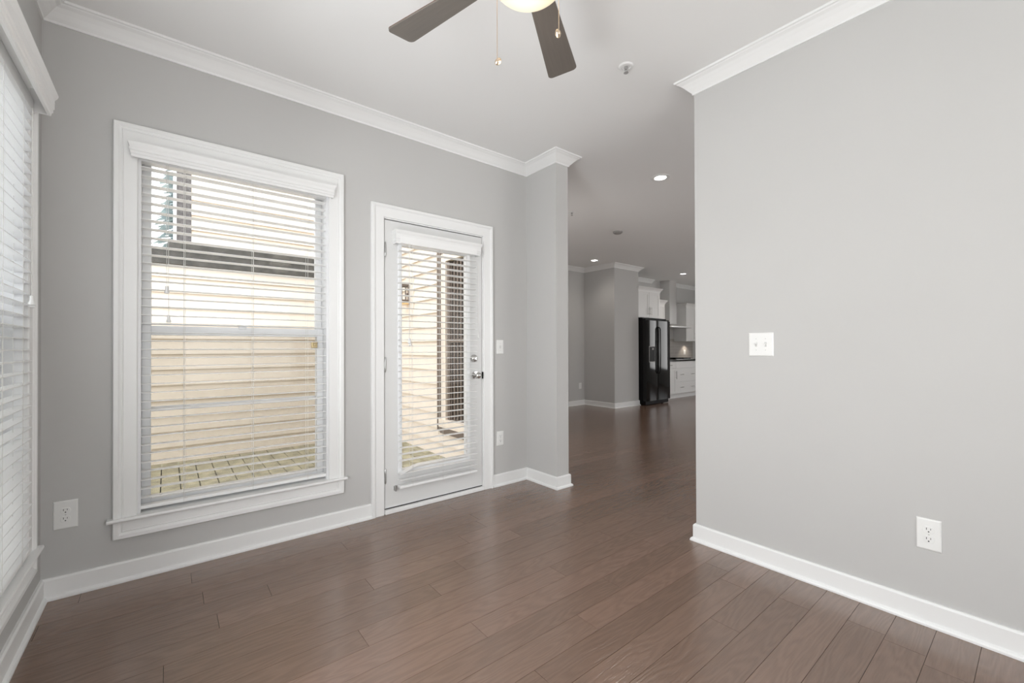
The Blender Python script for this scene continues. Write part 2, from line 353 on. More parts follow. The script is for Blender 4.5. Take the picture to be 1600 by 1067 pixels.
# ------------------------------------------------------------------ window unit (local: x across, +y outward, z up)
def ring_frame(b, x0, x1, z0, z1, prof, sides=4):
    """prof: (t outward from the inner edge, depth) -> mitred casing around the rectangle; sides=3 leaves the sill open"""
    c = [(x0, z0, -1, -1), (x1, z0, 1, -1), (x1, z1, 1, 1), (x0, z1, -1, 1)]
    seq = [0, 1, 2, 3, 0] if sides == 4 else [1, 2, 3, 0]
    rings = []
    for i in seq:
        X, Z, a, g = c[i]
        if sides == 3 and g < 0: g = 0
        rings.append([(X + a * t, d, Z + g * t) for t, d in prof])
    b.loft(rings, caps=(sides == 3))
CASE = [(0, 0), (0, -0.012), (0.004, -0.016), (0.052, -0.016), (0.056, -0.020), (0.060, -0.017), (0.066, -0.020), (0.072, -0.026), (0.088, -0.026), (0.092, -0.020), (0.092, 0)]
def window(name, origin, rz, w, screen=True):
    W_ = empty(name, origin, rz, kind='structure')
    b = MB(); ring_frame(b, 0, w, WZ0, WZ1, CASE); b.build('window_casing', 'trim', W_)
    # stool
    b = MB(); pr = [(0.03, 0.300), (-0.038, 0.300), (-0.043, 0.306), (-0.043, 0.311), (-0.040, 0.317), (0.03, 0.317)]
    b.loft([[(-0.112, y, z) for y, z in pr], [(w + 0.108, y, z) for y, z in pr]]); b.build('window_sill', 'trim', W_)
    # jamb liner
    b = MB(); t = 0.012
    b.box(0, t, 0.0, 0.16, WZ0, WZ1); b.box(w-t, w, 0.0, 0.16, WZ0, WZ1); b.box(t, w-t, 0.0, 0.16, WZ1-t, WZ1); b.box(t, w-t, 0.03, 0.17, WZ0, WZ0+0.012)
    b.build('window_jamb', 'vinyl', W_)
    # sashes: upper sits outside, lower inside
    def sash(z0, z1, y0, y1, st, bot, top):
        b = MB(); x0, x1 = t, w - t
        b.box(x0, x0+st, y0, y1, z0, z1); b.box(x1-st, x1, y0, y1, z0, z1); b.box(x0+st, x1-st, y0, y1, z0, z0+bot); b.box(x0+st, x1-st, y0, y1, z1-top, z1)
        o = b.build('window_sash', 'vinyl', W_, bevel=0.003)
        MB().box(x0+st, x1-st, (y0+y1)/2-0.003, (y0+y1)/2+0.003, z0+bot, z1-top).build('window_glass', 'glass', o)
        return o
    sash(0.318, 1.272, 0.075, 0.108, 0.038, 0.045, 0.050)
    sash(1.225, WZ1-t, 0.110, 0.142, 0.038, 0.045, 0.040)
    b = MB(); b.box(w*0.5-0.02, w*0.5+0.02, 0.062, 0.075, 1.262, 1.276).box(w*0.5-0.008, w*0.5+0.03, 0.05, 0.066, 1.276, 1.286)
    b.build('sash_lock', 'vinyl', W_, bevel=0.002)
    if screen:
        b = MB(); x0, x1 = t, w - t; z0, z1 = 0.318, 1.245; y0, y1 = 0.146, 0.156
        b.box(x0, x0+0.03, y0, y1, z0, z1); b.box(x1-0.03, x1, y0, y1, z0, z1); b.box(x0, x1, y0, y1, z0, z0+0.02); b.box(x0, x1, y0, y1, z1-0.02, z1); b.box(x0, x1, y0, y1, 0.812, 0.838)
        s_ = b.build('screen_frame', 'vinyl', W_)
        MB().quad((x0, 0.151, z0), (x1, 0.151, z0), (x1, 0.151, z1), (x0, 0.151, z1)).build('screen_mesh', 'screen', s_)
    return W_
w1 = window('window_1', (WX0, D, 0), 0, WX1-WX0)
# little brass sash latch seen on the right stile
MB().box(0.833, 0.868, 0.052, 0.075, 1.152, 1.196).box(0.842, 0.858, 0.040, 0.056, 1.164, 1.180).build('sash_latch', 'brass', w1, bevel=0.003)
w2 = window('window_2', (XL, LY0, 0), R90, LY1-LY0, screen=True)
window('window_4', (XL, 0.53, 0), R90, 0.92, screen=False)

# ------------------------------------------------------------------ blinds
def blind(name, loc, rz, w, ztop, zbot, label, cat, val, ladders, pitch=0.0445, tilt=2.5, yc=0.0, cords=None, bent=False, sd=0.050, back=False):
    """local: slats centred on y=yc, spanning x 0..w; room side is -y"""
    T = empty(name, loc, rz, label, cat)
    ta = math.radians(tilt); b = MB(); n = int(round((ztop - zbot - 0.03) / pitch))
    def slat(z, extra=0.0, drop=None):
        pr = []; K = 6
        for i in range(K + 1):
            u = -sd/2 + sd * i / K; c = 0.0022 * (1 - (2*u/sd) ** 2)
            pr.append((u, c))
        prof = [(u, c + 0.0014) for u, c in pr] + [(u, c - 0.0014) for u, c in reversed(pr)]
        a = ta + extra; rr = lambda u, c: (yc + u * math.cos(a) + c * math.sin(a), z - u * math.sin(a) + c * math.cos(a))
        P = [rr(*q) for q in prof]
        if drop is None: b.loft([[(0, y, zz) for y, zz in P], [(w, y, zz) for y, zz in P]])
        else:
            xs = [(0, -drop), (w * 0.06, -drop * 0.72), (w * 0.17, -drop * 0.15), (w * 0.24, 0), (w, 0)]
            b.loft([[(x, y, zz + dz) for y, zz in P] for x, dz in xs])
    z = zbot + 0.03 + pitch * 0.6; k = 0
    zs = []
    while z < ztop - 0.01:
        rnd = random.uniform(-0.02, 0.02)
        if bent and k == 2: slat(z, rnd, 0.052)
        else: slat(z, rnd)
        zs.append(z); z += pitch; k += 1
    b.build('blind_slats', 'slat', T, smooth=True)
    MB().box(0, w, yc-sd/2+0.002, yc+sd/2-0.002, zbot, zbot+0.018).build('bottom_rail', 'slat', T, bevel=0.004)
    MB().box(0.004, w-0.004, yc-0.026, yc+0.026, ztop-0.004, ztop+0.045).build('head_rail', 'slat', T)
    # valance with small crown shape and mitred return ends
    x0, x1, vy, z0, z1, dep = val
    pr = [(0.000, z0), (0.010, z0), (0.012, z0+0.012), (0.016, z0+0.016), (0.016, z0+0.028), (0.020, z0+0.032), (0.020, z1-0.026), (0.026, z1-0.016), (0.030, z1-0.006), (0.030, z1), (0, z1)]
    rings = []
    for (px, py, nx, ny) in ((x0, vy+dep, -1, 0), (x0, vy, -1, -1), (x1, vy, 1, -1), (x1, vy+dep, 1, 0)):
        rings.append([(px + nx*d*0.6, py + ny*d, zz) for d, zz in pr])
    MB().loft(rings).build('valance', 'trim', T)
    b = MB()
    for lx in ladders:
        for dy in (-sd/2-0.001, sd/2+0.001): b.tube([(lx, yc+dy, zbot), (lx, yc+dy, ztop)], 0.0009, 5)
        b.tube([(lx+0.006, yc, zbot), (lx+0.006, yc, ztop)], 0.0009, 5)
    b.build('ladder_cord', 'cord', T)
    for (cx, zend, dy) in (cords or []):
        c = MB().tube([(cx, yc-sd/2-dy, ztop), (cx+0.001, yc-sd/2-dy, (ztop+zend)/2), (cx+0.002, yc-sd/2-dy, zend+0.02)], 0.0011, 5).build('pull_cord', 'cord', T)
        MB().lathe([(0.003, zend+0.026), (0.0065, zend+0.024), (0.007, zend+0.004), (0.0105, zend-0.004), (0.011, zend-0.012), (0.004, zend-0.014)], (cx+0.002, yc-sd/2-dy, 0), n=12).build('cord_tassel', 'plate', c, smooth=True)
    return T
w = WX1 - WX0
blind('window_blind', (WX0, D, 0), 0, w, 2.112, 0.332, 'white slatted blind hanging in the large window beside the glazed door', 'blind',
      (-0.018, w+0.012, -0.034, 2.105, 2.178, 0.05), (0.186, 0.505, 0.80), yc=0.034, cords=[(0.112, 1.452, 0.004), (0.120, 1.300, 0.004)]).scale = (1, 1, 1)
blind('window_blind', (XL, LY0, 0), R90, w, 2.112, 0.332, 'white slatted blind on the side window at the far left of the room', 'blind',
      (-0.03, w+0.012, -0.062, 2.120, 2.215, 0.06), (0.186, 0.505, 0.76), yc=-0.001, tilt=1.5, cords=[(0.880, 1.330, 0.004), (0.872, 1.338, 0.004)])

# ------------------------------------------------------------------ glazed door
dr = empty('door_1', (0, D, 0), 0, kind='structure')
b = MB(); DC = [(0, 0), (0, -0.012), (0.003, -0.015), (0.058, -0.016), (0.064, -0.018), (0.070, -0.025), (0.086, -0.025), (0.090, -0.018), (0.090, 0)]
ring_frame(b, DX0, DX1, 0.0, DZ1, DC, sides=3); b.build('door_casing', 'trim', dr)
b = MB(); b.box(DX0, DX0+0.006, 0, 0.16, 0, DZ1); b.box(DX1-0.006, DX1, 0, 0.16, 0, DZ1); b.box(DX0, DX1, 0, 0.16, DZ1-0.006, DZ1)
b.box(DX0, DX1, 0.06, 0.16, DZ1-0.03, DZ1-0.006); b.box(DX0+0.006, DX0+0.02, 0.06, 0.16, 0, DZ1-0.006); b.box(DX1-0.02, DX1-0.006, 0.06, 0.16, 0, DZ1-0.006); b.build('door_jamb', 'trim', dr)
sx0, sx1, sz0, sz1 = DX0+0.0095, DX1-0.0095, 0.036, DZ1-0.013
gx0, gx1, gz0, gz1 = 1.300, 1.850, 0.285, 1.880
b = MB(); b.box(sx0, gx0, 0.004, 0.048, sz0, sz1); b.box(gx1, sx1, 0.004, 0.048, sz0, sz1); b.box(gx0, gx1, 0.004, 0.048, sz0, gz0); b.box(gx0, gx1, 0.004, 0.048, gz1, sz1)
sl = b.build('door_slab', 'door', dr)
b = MB(); ring_frame(b, gx0, gx1, gz0, gz1, [(-0.002, 0.03), (-0.002, 0.0), (0.0, -0.006), (0.008, -0.009), (0.022, -0.009), (0.028, -0.004), (0.030, 0.006), (0.01, 0.03)])
b.build('glazing_frame', 'vinyl', sl)
MB().box(gx0, gx1, 0.022, 0.029, gz0, gz1).build('door_glass', 'glass', sl)
b = MB(); b.box(DX0+0.004, DX1-0.004, -0.022, 0.10, 0.0, 0.028); b.build('door_threshold', 'trim', dr, bevel=0.004)
MB().box(DX0+0.006, DX1-0.006, 0.006, 0.10, 0.028, 0.034).build('door_sweep', 'gap', dr)
b = MB(); b.box(DX0+0.0058, DX0+0.0100, 0.03, 0.05, 0.03, DZ1-0.006); b.box(DX1-0.0100, DX1-0.0058, 0.03, 0.05, 0.03, DZ1-0.006); b.box(DX0+0.006, DX1-0.006, 0.03, 0.05, DZ1-0.0135, DZ1-0.0055)
b.build('door_weatherstrip', 'gap', dr)
for hz in (1.835, 1.035, 0.262):
    b = MB(); b.lathe([(0.004, hz-0.052), (0.0065, hz-0.048), (0.0065, hz-0.017), (0.0055, hz-0.016), (0.0065, hz-0.015), (0.0065, hz+0.015), (0.0055, hz+0.016), (0.0065, hz+0.017), (0.0065, hz+0.048), (0.004, hz+0.052)], (DX0+0.0095, -0.004, 0), n=14)
    b.box(DX0+0.0005, DX0+0.018, 0.0, 0.006, hz-0.045, hz+0.045)
    b.build('door_hinge', 'hinge', dr, smooth=True)
kx = 1.928
b = MB(); b.lathe([(0.0, -0.064), (0.016, -0.063), (0.024, -0.056), (0.027, -0.046), (0.022, -0.034), (0.012, -0.026), (0.010, -0.016), (0.012, -0.008), (0.031, -0.006), (0.033, 0.004)], (kx, 0.0, 0.930), axis='y', n=28)
b.build('door_knob', 'chrome', sl, smooth=True)
b = MB(); b.lathe([(0.0, -0.020), (0.020, -0.019), (0.027, -0.014), (0.031, -0.004), (0.031, 0.004)], (kx-0.012, 0.0, 1.066), axis='y', n=28)
b.box(kx-0.012-0.003, kx-0.012+0.003, -0.036, -0.018, 1.056, 1.078); b.build('deadbolt', 'chrome', sl, smooth=True)
MB().box(DX1-0.008, DX1+0.002, -0.004, 0.004, 0.90, 0.955).build('strike_plate', 'blackm', dr)
# hold-down bracket for the blind
b = MB(); b.box(1.243, 1.247, -0.030, 0.004, 0.150, 0.182).box(1.243, 1.262, -0.002, 0.004, 0.150, 0.182).lathe([(0.0035, -0.005), (0.0035, 0.0)], (1.255, 0, 0.174), axis='y', n=8).lathe([(0.0035, -0.005), (0.0035, 0.0)], (1.255, 0, 0.158), axis='y', n=8)
b.build('hold_down_bracket', 'hinge', sl)
blind('door_blind', (1.262, D, 0), 0, 0.645, 1.885, 0.172, 'white slatted blind mounted on the glazed exterior door, with one bent slat near the bottom', 'blind',
      (-0.018, 0.672, -0.045, 1.880, 1.972, 0.048), (0.092, 0.335, 0.575), yc=-0.040, bent=True, cords=[(0.062, 1.195, 0.003), (0.070, 1.180, 0.003)])
# knotted lift cord looping beside the door blind
d = [(1.262+0.655, D-0.062, 1.80), (1.262+0.66, D-0.062, 1.70), (1.262+0.655, D-0.063, 1.55), (1.262+0.655, D-0.060, 1.42), (1.262+0.656, D-0.060, 1.33), (1.262+0.655, D-0.062, 1.29), (1.262+0.655, D-0.064, 1.25)]
lc = MB().tube(d, 0.0014, 6).build('lift_cord', 'cord'); tag(lc, 'thin white lift cord hanging loose at the right edge of the door blind', 'cord')
MB().lathe([(0.003, 1.262), (0.0055, 1.256), (0.0055, 1.238), (0.008, 1.228), (0.003, 1.224)], (1.262+0.655, D-0.064, 0), n=10).build('cord_tassel', 'plate', lc, smooth=True)

# ------------------------------------------------------------------ electrical plates (local: plate on y=0, facing -y)
def plate_body(b, w_, h_):
    pr = [(0, 0.0), (0, -0.003), (0.004, -0.0055), (0.5, -0.006)]
    b.loft([[(-w_/2+t, y, -h_/2+t), (w_/2-t, y, -h_/2+t), (w_/2-t, y, h_/2-t), (-w_/2+t, y, h_/2-t)] for t, y in ((0, 0), (0, -0.003), (0.003, -0.0055), (0.006, -0.006))])
def outlet(loc, rz, label, group=None, w_=0.079, h_=0.125):
    T = empty('wall_outlet', loc, rz, label, 'outlet', group)
    b = MB(); plate_body(b, w_, h_); b.build('cover_plate', 'plate', T)
    for s in (1, -1):
        zc = s * 0.0195
        b = MB(); ring = []
        for i in range(28):
            a = 2*math.pi*i/28; x = 0.0172*math.cos(a); z = 0.0172*math.sin(a); z = max(-0.0140, min(0.0140, z)); ring.append((x, z))
        b.loft([[(x, -0.004, zc+z) for x, z in ring], [(x, -0.0082, zc+z) for x, z in ring], [(x*0.96, -0.0088, zc+z*0.96) for x, z in ring]])
        r = b.build('receptacle', 'plate', T)
        b = MB(); b.box(-0.0075, -0.0055, -0.0092, -0.0080, zc+0.000, zc+0.0085).box(0.0052, 0.0070, -0.0092, -0.0080, zc+0.001, zc+0.0080)
        b.lathe([(0.0026, -0.0092), (0.0026, -0.008)], (0, 0, zc-0.007), axis='y', n=12); b.build('socket_slots', 'dark', r)
    MB().lathe([(0.0, -0.0075), (0.0028, -0.007), (0.003, -0.005)], (0, 0, 0), axis='y', n=12).build('screw', 'screw', T, smooth=True)
    return T
outlet((XR, 0.313, 0.373), -R90, 'white duplex outlet low on the right grey wall near the baseboard', w_=0.076, h_=0.128)
outlet((-0.370, D, 0.377), 0, 'white duplex outlet low on the back wall left of the large window', w_=0.082, h_=0.130)
def rocker(loc, rz, label, name='light_switch', cat='switch', style='toggle', w_=0.070, h_=0.115, gangs=(0,)):
    T = empty(name, loc, rz, label, cat)
    b = MB(); plate_body(b, w_, h_); b.build('cover_plate', 'plate', T)
    for gx in gangs:
        if style == 'toggle':
            MB().box(gx-0.0055, gx+0.0055, -0.0075, -0.004, -0.012, 0.012).build('switch_collar', 'screw', T, bevel=0.001)
            up_ = 1 if gx <= 0 else -1
            MB().loft([[(gx-0.004, -0.006, -0.008*up_), (gx+0.004, -0.006, -0.008*up_), (gx+0.004, -0.006, 0.008*up_), (gx-0.004, -0.006, 0.008*up_)],
                       [(gx-0.003, -0.019, 0.004*up_), (gx+0.003, -0.019, 0.004*up_), (gx+0.003, -0.017, 0.010*up_), (gx-0.003, -0.017, 0.010*up_)]]).build('toggle', 'plate', T)
        else:
            MB().box(gx-0.012, gx+0.012, -0.0085, -0.004, -0.026, 0.026).build('receptacle', 'plate', T, bevel=0.002)
        for s in (1, -1): MB().lathe([(0.0, -0.0072), (0.0024, -0.007), (0.0026, -0.005)], (gx, 0, s*0.030), axis='y', n=10).build('screw', 'screw', T, smooth=True)
    return T
rocker((XR, 0.953, 1.164), -R90, 'white double toggle switch plate on the right grey wall', w_=0.122, h_=0.124, gangs=(-0.023, 0.023))
rocker((2.176, D, 1.157), 0, 'white single toggle switch beside the glazed door', w_=0.072, h_=0.118)
outlet((2.175, D, 0.392), 0, 'white outlet low on the wall between glazed door and wall return', w_=0.072, h_=0.118)
outlet((6.442, YF, 0.385), 0, 'small white outlet low on the far grey wall beyond the opening', w_=0.075, h_=0.12)

# ------------------------------------------------------------------ ceiling fan
FX, FY, FZ = 0.912, 1.047, 2.42
fan = empty('ceiling_fan', (FX, FY, H), 0, 'five-blade ceiling fan with a lit frosted bowl and two pull chains', 'ceiling fan')
fo = lambda z: z - H
MB().lathe([(0.02, 0), (0.075, 0), (0.075, -0.02), (0.06, -0.05), (0.03, -0.065), (0.016, -0.07)], n=36).build('ceiling_canopy', 'chrome', fan, smooth=True)
MB().lathe([(0.014, -0.06), (0.014, -0.16)], n=16).build('downrod', 'chrome', fan, smooth=True)
MB().lathe([(0.02, -0.15), (0.07, -0.155), (0.105, -0.175), (0.115, -0.21), (0.115, -0.26), (0.10, -0.285), (0.07, -0.300), (0.06, -0.345), (0.07, -0.36), (0.03, -0.365)], n=40).build('motor_housing', 'chrome', fan, smooth=True)
BR = 0.625
def blade_mesh(mb, z0, z1):
    pts = []; r0, r1, w0, w1_ = 0.20, BR, 0.046, 0.066; c = 0.02
    def corner(cx, cy, a0, a1, r):
        for k in range(5):
            a = math.radians(a0 + (a1-a0)*k/4); pts.append((cx + r*math.cos(a), cy + r*math.sin(a)))
    corner(r1-c, w1_-c, 90, 0, c); corner(r1-c, -w1_+c, 0, -90, c); corner(r0+0.01, -w0+0.01, -90, -180, 0.01); corner(r0+0.01, w0-0.01, 180, 90, 0.01)
    mb.prism(pts, z0, z1)
for k in range(5):
    ang = math.radians(34.3 + 72*k)
    b = MB(); blade_mesh(b, -0.003, 0.0025); bl = b.build('fan_blade', 'blade', fan)
    bl.rotation_euler = (math.radians(-11), 0, ang); bl.location = (0, 0, fo(FZ))
    b = MB(); blade_mesh(b, 0.0025, 0.0045); b.build('blade_veneer', 'bladetop', bl)
    b = MB(); b.prism([(0.09, -0.018), (0.20, -0.012), (0.24, -0.035), (0.28, -0.03), (0.285, 0), (0.28, 0.03), (0.24, 0.035), (0.20, 0.012), (0.09, 0.018)], 0.0046, 0.009)
    b.build('blade_iron', 'chrome', bl)
BZ = 2.282
prof = [(0.0, 0.0)]
for k in range(1, 15):
    a = math.radians(90 * k / 14); prof.append((0.128 * math.sin(a), 0.085 * (1 - math.cos(a))))
MB().lathe([(r, z) for r, z in prof] + [(0.122, 0.090)], n=48).build('glass_bowl', 'bowl', fan, smooth=True, loc=(0, 0, fo(BZ)))
MB().lathe([(0.05, 0.088), (0.132, 0.088), (0.134, 0.100), (0.10, 0.122), (0.06, 0.16)], n=40).build('bowl_fitter', 'chrome', fan, smooth=True, loc=(0, 0, fo(BZ)))
def pull(u, zend, ztop, off, tilt):
    cx, cy = off
    pts = [(cx, cy, fo(ztop - (ztop-zend)*i/8)) for i in range(9)]
    c = MB().tube(pts, 0.0012, 6).build('pull_chain', 'chain', fan)
    k = MB().lathe([(0.002, 0.012), (0.005, 0.010), (0.0085, 0.004), (0.0095, -0.002), (0.0065, -0.009), (0.003, -0.012)], n=16).build('pull_knob', 'chain', c, smooth=True)
    k.location = (cx + tilt*0.004, cy, fo(zend - 0.010)); k.rotation_euler = (0.3, 0.6*tilt, 0)
RV = (0.78, -0.625)
pull(0, 2.070, 2.34, (-0.098*RV[0] - 0.02, -0.098*RV[1] - 0.02), 1)
pull(0, 2.155, 2.34, (0.098*RV[0] - 0.02, 0.098*RV[1] - 0.02), -1)
pl = bpy.data.lights.new('fan_bulb', 'POINT'); pl.energy = 1.6; pl.color = (1, 0.9, 0.76); pl.shadow_soft_size = 0.10
po = bpy.data.objects.new('fan_bulb', pl); COL.objects.link(po); po.location = (FX, FY, 2.02)

# ------------------------------------------------------------------ ceiling devices
def downlight(x, y, label, power=9):
    T = empty('recessed_light', (x, y, H), 0, label, 'ceiling light', 'recessed ceiling lights')
    MB().lathe([(0.052, 0.0), (0.090, 0.0), (0.090, -0.003), (0.082, -0.006), (0.058, -0.005), (0.052, -0.002)], n=36, caps=False).build('trim_ring', 'trim', T, smooth=True)
    MB().lathe([(0.0, -0.0015), (0.056, -0.0015), (0.056, -0.0005), (0.0, -0.0005)], n=32).build('lens', 'emit_down', T)
    l = bpy.data.lights.new('downlight_beam', 'SPOT'); l.energy = power; l.spot_size = math.radians(130); l.spot_blend = 0.8; l.color = (1, 0.93, 0.85); l.shadow_soft_size = 0.05
    o = bpy.data.objects.new('downlight_beam', l); COL.objects.link(o); o.location = (x, y, H-0.02)
downlight(3.600, 2.262, 'round recessed ceiling light just beyond the opening, nearest of the three', 10)
downlight(6.07, 5.165, 'round recessed ceiling light in front of the far grey wall corner', 8)
downlight(8.70, 4.93, 'round recessed ceiling light over the kitchen, right of the refrigerator', 14)
sm = MB().lathe([(0.0, -0.032), (0.045, -0.030), (0.062, -0.018), (0.064, 0.0)], n=32).build('smoke_detector', 'grille', smooth=True, loc=(4.82, 3.685, H))
tag(sm, 'flat round smoke detector on the ceiling between the recessed lights', 'smoke detector')
def sprinkler(x, y, label, r=0.042):
    T = empty('ceiling_sprinkler', (x, y, H), 0, label, 'sprinkler')
    MB().lathe([(0.010, -0.002), (r*0.55, -0.004), (r*0.6, -0.007), (r*0.85, -0.006), (r, 0.0)], n=28).build('escutcheon', 'trim', T, smooth=True)
    b = MB(); b.lathe([(0.009, 0.0), (0.009, -0.014), (0.006, -0.016), (0.006, -0.02)], n=12)
    b.tube([(0.007, 0, -0.016), (0.011, 0, -0.026), (0.004, 0, -0.036)], 0.0017, 6).tube([(-0.007, 0, -0.016), (-0.011, 0, -0.026), (-0.004, 0, -0.036)], 0.0017, 6)
    b.build('sprinkler_head', 'grille', T, smooth=True)
    MB().lathe([(0.0, -0.036), (0.013, -0.036), (0.013, -0.038), (0.0, -0.038)], n=16).build('deflector', 'grille', T)
sprinkler(2.020, 1.483, 'white fire sprinkler with round escutcheon on the ceiling right of the fan')
sprinkler(3.705, 3.49, 'fire sprinkler on the ceiling half hidden behind the wall return')

# ------------------------------------------------------------------ kitchen
fx0, fx1, fxm, fy = 7.350, 8.195, 7.752, 4.945
fr = empty('refrigerator', ((fx0+fx1)/2, 5.3, 0), 0, 'glossy black side-by-side refrigerator with ice dispenser', 'refrigerator')
ox, oy = -(fx0+fx1)/2, -5.3
fb = lambda b, *a: b.box(a[0]+ox, a[1]+ox, a[2]+oy, a[3]+oy, a[4], a[5])
b = MB(); fb(b, fx0, fx1, fy+0.085, 5.80, 0.03, 1.742); b.build('cabinet_body', 'blackm', fr, bevel=0.004)
for (a0, a1, nm) in ((fx0, fxm-0.010, 'freezer_door'), (fxm+0.010, fx1, 'fridge_door')):
    b = MB(); n = 14; top = []
    x0_, x1_ = a0+ox, a1+ox; ring0 = []; 
    front = [(x0_ + (x1_-x0_)*i/n, fy+oy - 0.014*math.sin(math.pi*i/n)) for i in range(n+1)]
    poly = front + [(x1_, fy+0.075+oy), (x0_, fy+0.075+oy)]
    b.prism(poly, 0.085, 1.685); dd = b.build(nm, 'black', fr, smooth=True)
    hx = (a1-0.022 if nm == 'freezer_door' else a0+0.022) + ox
    MB().tube([(hx, fy+oy-0.005, 1.56), (hx, fy+oy-0.035, 1.52), (hx, fy+oy-0.040, 1.1), (hx, fy+oy-0.035, 0.66), (hx, fy+oy-0.005, 0.62)], 0.011, 10).build('door_handle', 'black', dd, smooth=True)
    if nm == 'freezer_door':
        b = MB(); fb(b, fx0+0.09, fx0+0.27, fy-0.018, fy+0.01, 0.87, 1.16); dp = b.build('dispenser', 'blackm', dd, bevel=0.004)
        b = MB(); fb(b, fx0+0.08, fx0+0.28, fy-0.014, fy+0.005, 0.855, 1.172); b.build('dispenser_bezel', 'grille', dd, bevel=0.003)
        b = MB(); fb(b, fx0+0.17, fx0+0.22, fy-0.024, fy-0.016, 1.10, 1.14); b.build('dispenser_spout', 'grille', dp)
b = MB(); fb(b, fx0+0.02, fx1-0.02, fy+0.03, fy+0.07, 0.012, 0.08); b.build('kick_grille', 'blackm', fr)
for hx in (fx0, fx1-0.06):
    b = MB(); fb(b, hx, hx+0.06, fy+0.02, fy+0.10, 1.686, 1.712); b.build('hinge_cover', 'blackm', fr, bevel=0.004)
for hx in (fx0+0.05, fx1-0.06):
    MB().lathe([(0.02, 0.0), (0.02, 0.03)], (hx+ox, fy+0.15+oy, 0), n=12).build('leveling_foot', 'blackm', fr)

def shaker(b, x0, x1, y, z0, z1, rail=0.055):
    b.box(x0, x1, y, y+0.018, z0, z1); r = rail; d = 0.006
    b.box(x0, x0+r, y-d, y, z0, z1); b.box(x1-r, x1, y-d, y, z0, z1); b.box(x0+r, x1-r, y-d, y, z0, z0+r); b.box(x0+r, x1-r, y-d, y, z1-r, z1)
def bar(x, y, z0, z1, parent, horiz=False, ln=0.13):
    b = MB()
    if horiz:
        b.tube([(x-ln/2, y-0.032, z0), (x+ln/2, y-0.032, z0)], 0.006, 8); b.tube([(x-ln/3, y-0.032, z0), (x-ln/3, y, z0)], 0.005, 6); b.tube([(x+ln/3, y-0.032, z0), (x+ln/3, y, z0)], 0.005, 6)
    else:
        b.tube([(x, y-0.032, z0), (x, y-0.032, z1)], 0.006, 8); q = (z1-z0)*0.2
        b.tube([(x, y-0.032, z0+q), (x, y, z0+q)], 0.005, 6); b.tube([(x, y-0.032, z1-q), (x, y, z1-q)], 0.005, 6)
    b.build('handle', 'chrome', parent, smooth=True)
def cab_crown(x0, x1, y0, y1, z0, z1, parent, d=0.055):
    h = z1 - z0; pr = [(0, z0), (0.006, z0), (0.012, z0+h*0.25), (d*0.5, z0+h*0.55), (d*0.9, z0+h*0.85), (d, z0+h*0.88), (d, z1), (0, z1)]
    P = [(x0, y1, -1, 0), (x0, y0, -1, -1), (x1, y0, 1, -1), (x1, y1, 1, 0)]
    MB().loft([[(px+nx*q, py+ny*q, z) for q, z in pr] for px, py, nx, ny in P]).build('cabinet_crown', 'cab', parent)
def upper(x0, x1, y, z0, z1, zc, doors, label, hside=None):
    T = empty('wall_cabinet', (0, 0, 0), 0, label, 'cabinet')
    MB().box(x0, x1, y+0.02, YF-0.002, z0, z1).build('cabinet_body', 'cab', T)
    n = doors; wd = (x1-x0)/n
    for k in range(n):
        b = MB(); a, c = x0+wd*k+0.003, x0+wd*(k+1)-0.003; shaker(b, a, c, y, z0+0.003, z1-0.003); dd = b.build('cabinet_door', 'cab', T)
        hx = (c-0.03) if (k == 0 and n > 1) or hside == 'r' else (a+0.03)
        bar(hx, y-0.006, z0+0.05, z0+0.22, dd)
    cab_crown(x0, x1, y, YF-0.01, z1-0.004, zc, T); return T
upper(7.337, 8.095, 5.12, 1.752, 2.285, 2.375, 2, 'white two-door cabinet above the black refrigerator')
upper(8.20, 8.945, 5.53, 1.36, 2.13, 2.225, 2, 'white wall cabinet left of the range hood, mostly behind the refrigerator')
upper(9.880, 10.745, 5.53, 1.295, 2.15, 2.225, 2, 'white wall cabinet right of the range hood')
# base run
def base(x0, x1, fronts, label):
    T = empty('base_cabinet', (0, 0, 0), 0, label, 'cabinet'); y = 5.222
    MB().box(x0, x1, y+0.02, YF-0.002, 0.098, 0.834).build('cabinet_body', 'cab', T)
    MB().box(x0, x1, y+0.065, YF-0.01, 0, 0.098).build('toe_kick', 'cab', T)
    for kind, a, c, z0, z1, hs in fronts:
        b = MB()
        if kind == 'slab': b.box(a+0.003, c-0.003, y, y+0.018, z0+0.003, z1-0.003)
        else: shaker(b, a+0.003, c-0.003, y, z0+0.003, z1-0.003, 0.05)
        f = b.build('drawer_front' if kind != 'door' else 'cabinet_door', 'cab', T, bevel=0.002)
        for h_ in hs: bar(h_[0], y-0.004, h_[1], h_[2], f, horiz=(h_[1] == h_[2]), ln=0.14)
base(8.42, 8.892, [('slab', 8.42, 8.892, 0.68, 0.825, [(8.62, 0.752, 0.752)]), ('door', 8.42, 8.892, 0.105, 0.68, [(8.915-0.05, 0.44, 0.62)])], 'white base cabinet next to the black refrigerator')
base(8.894, 9.80, [('slab', 8.894, 9.80, 0.68, 0.825, []), ('slab', 8.894, 9.80, 0.37, 0.68, [(9.10, 0.535, 0.535), (9.57, 0.535, 0.535)]), ('slab', 8.894, 9.80, 0.105, 0.37, [(9.10, 0.245, 0.245), (9.57, 0.245, 0.245)])], 'white base cabinet with wide drawers under the cooktop')
base(9.802, 10.74, [('slab', 9.802, 10.74, 0.68, 0.825, [(10.27, 0.752, 0.752)]), ('door', 9.802, 10.27, 0.105, 0.68, [(10.22, 0.44, 0.62)]), ('door', 10.27, 10.74, 0.105, 0.68, [(10.32, 0.44, 0.62)])], 'white base cabinet at the right end, cut by the right wall edge')
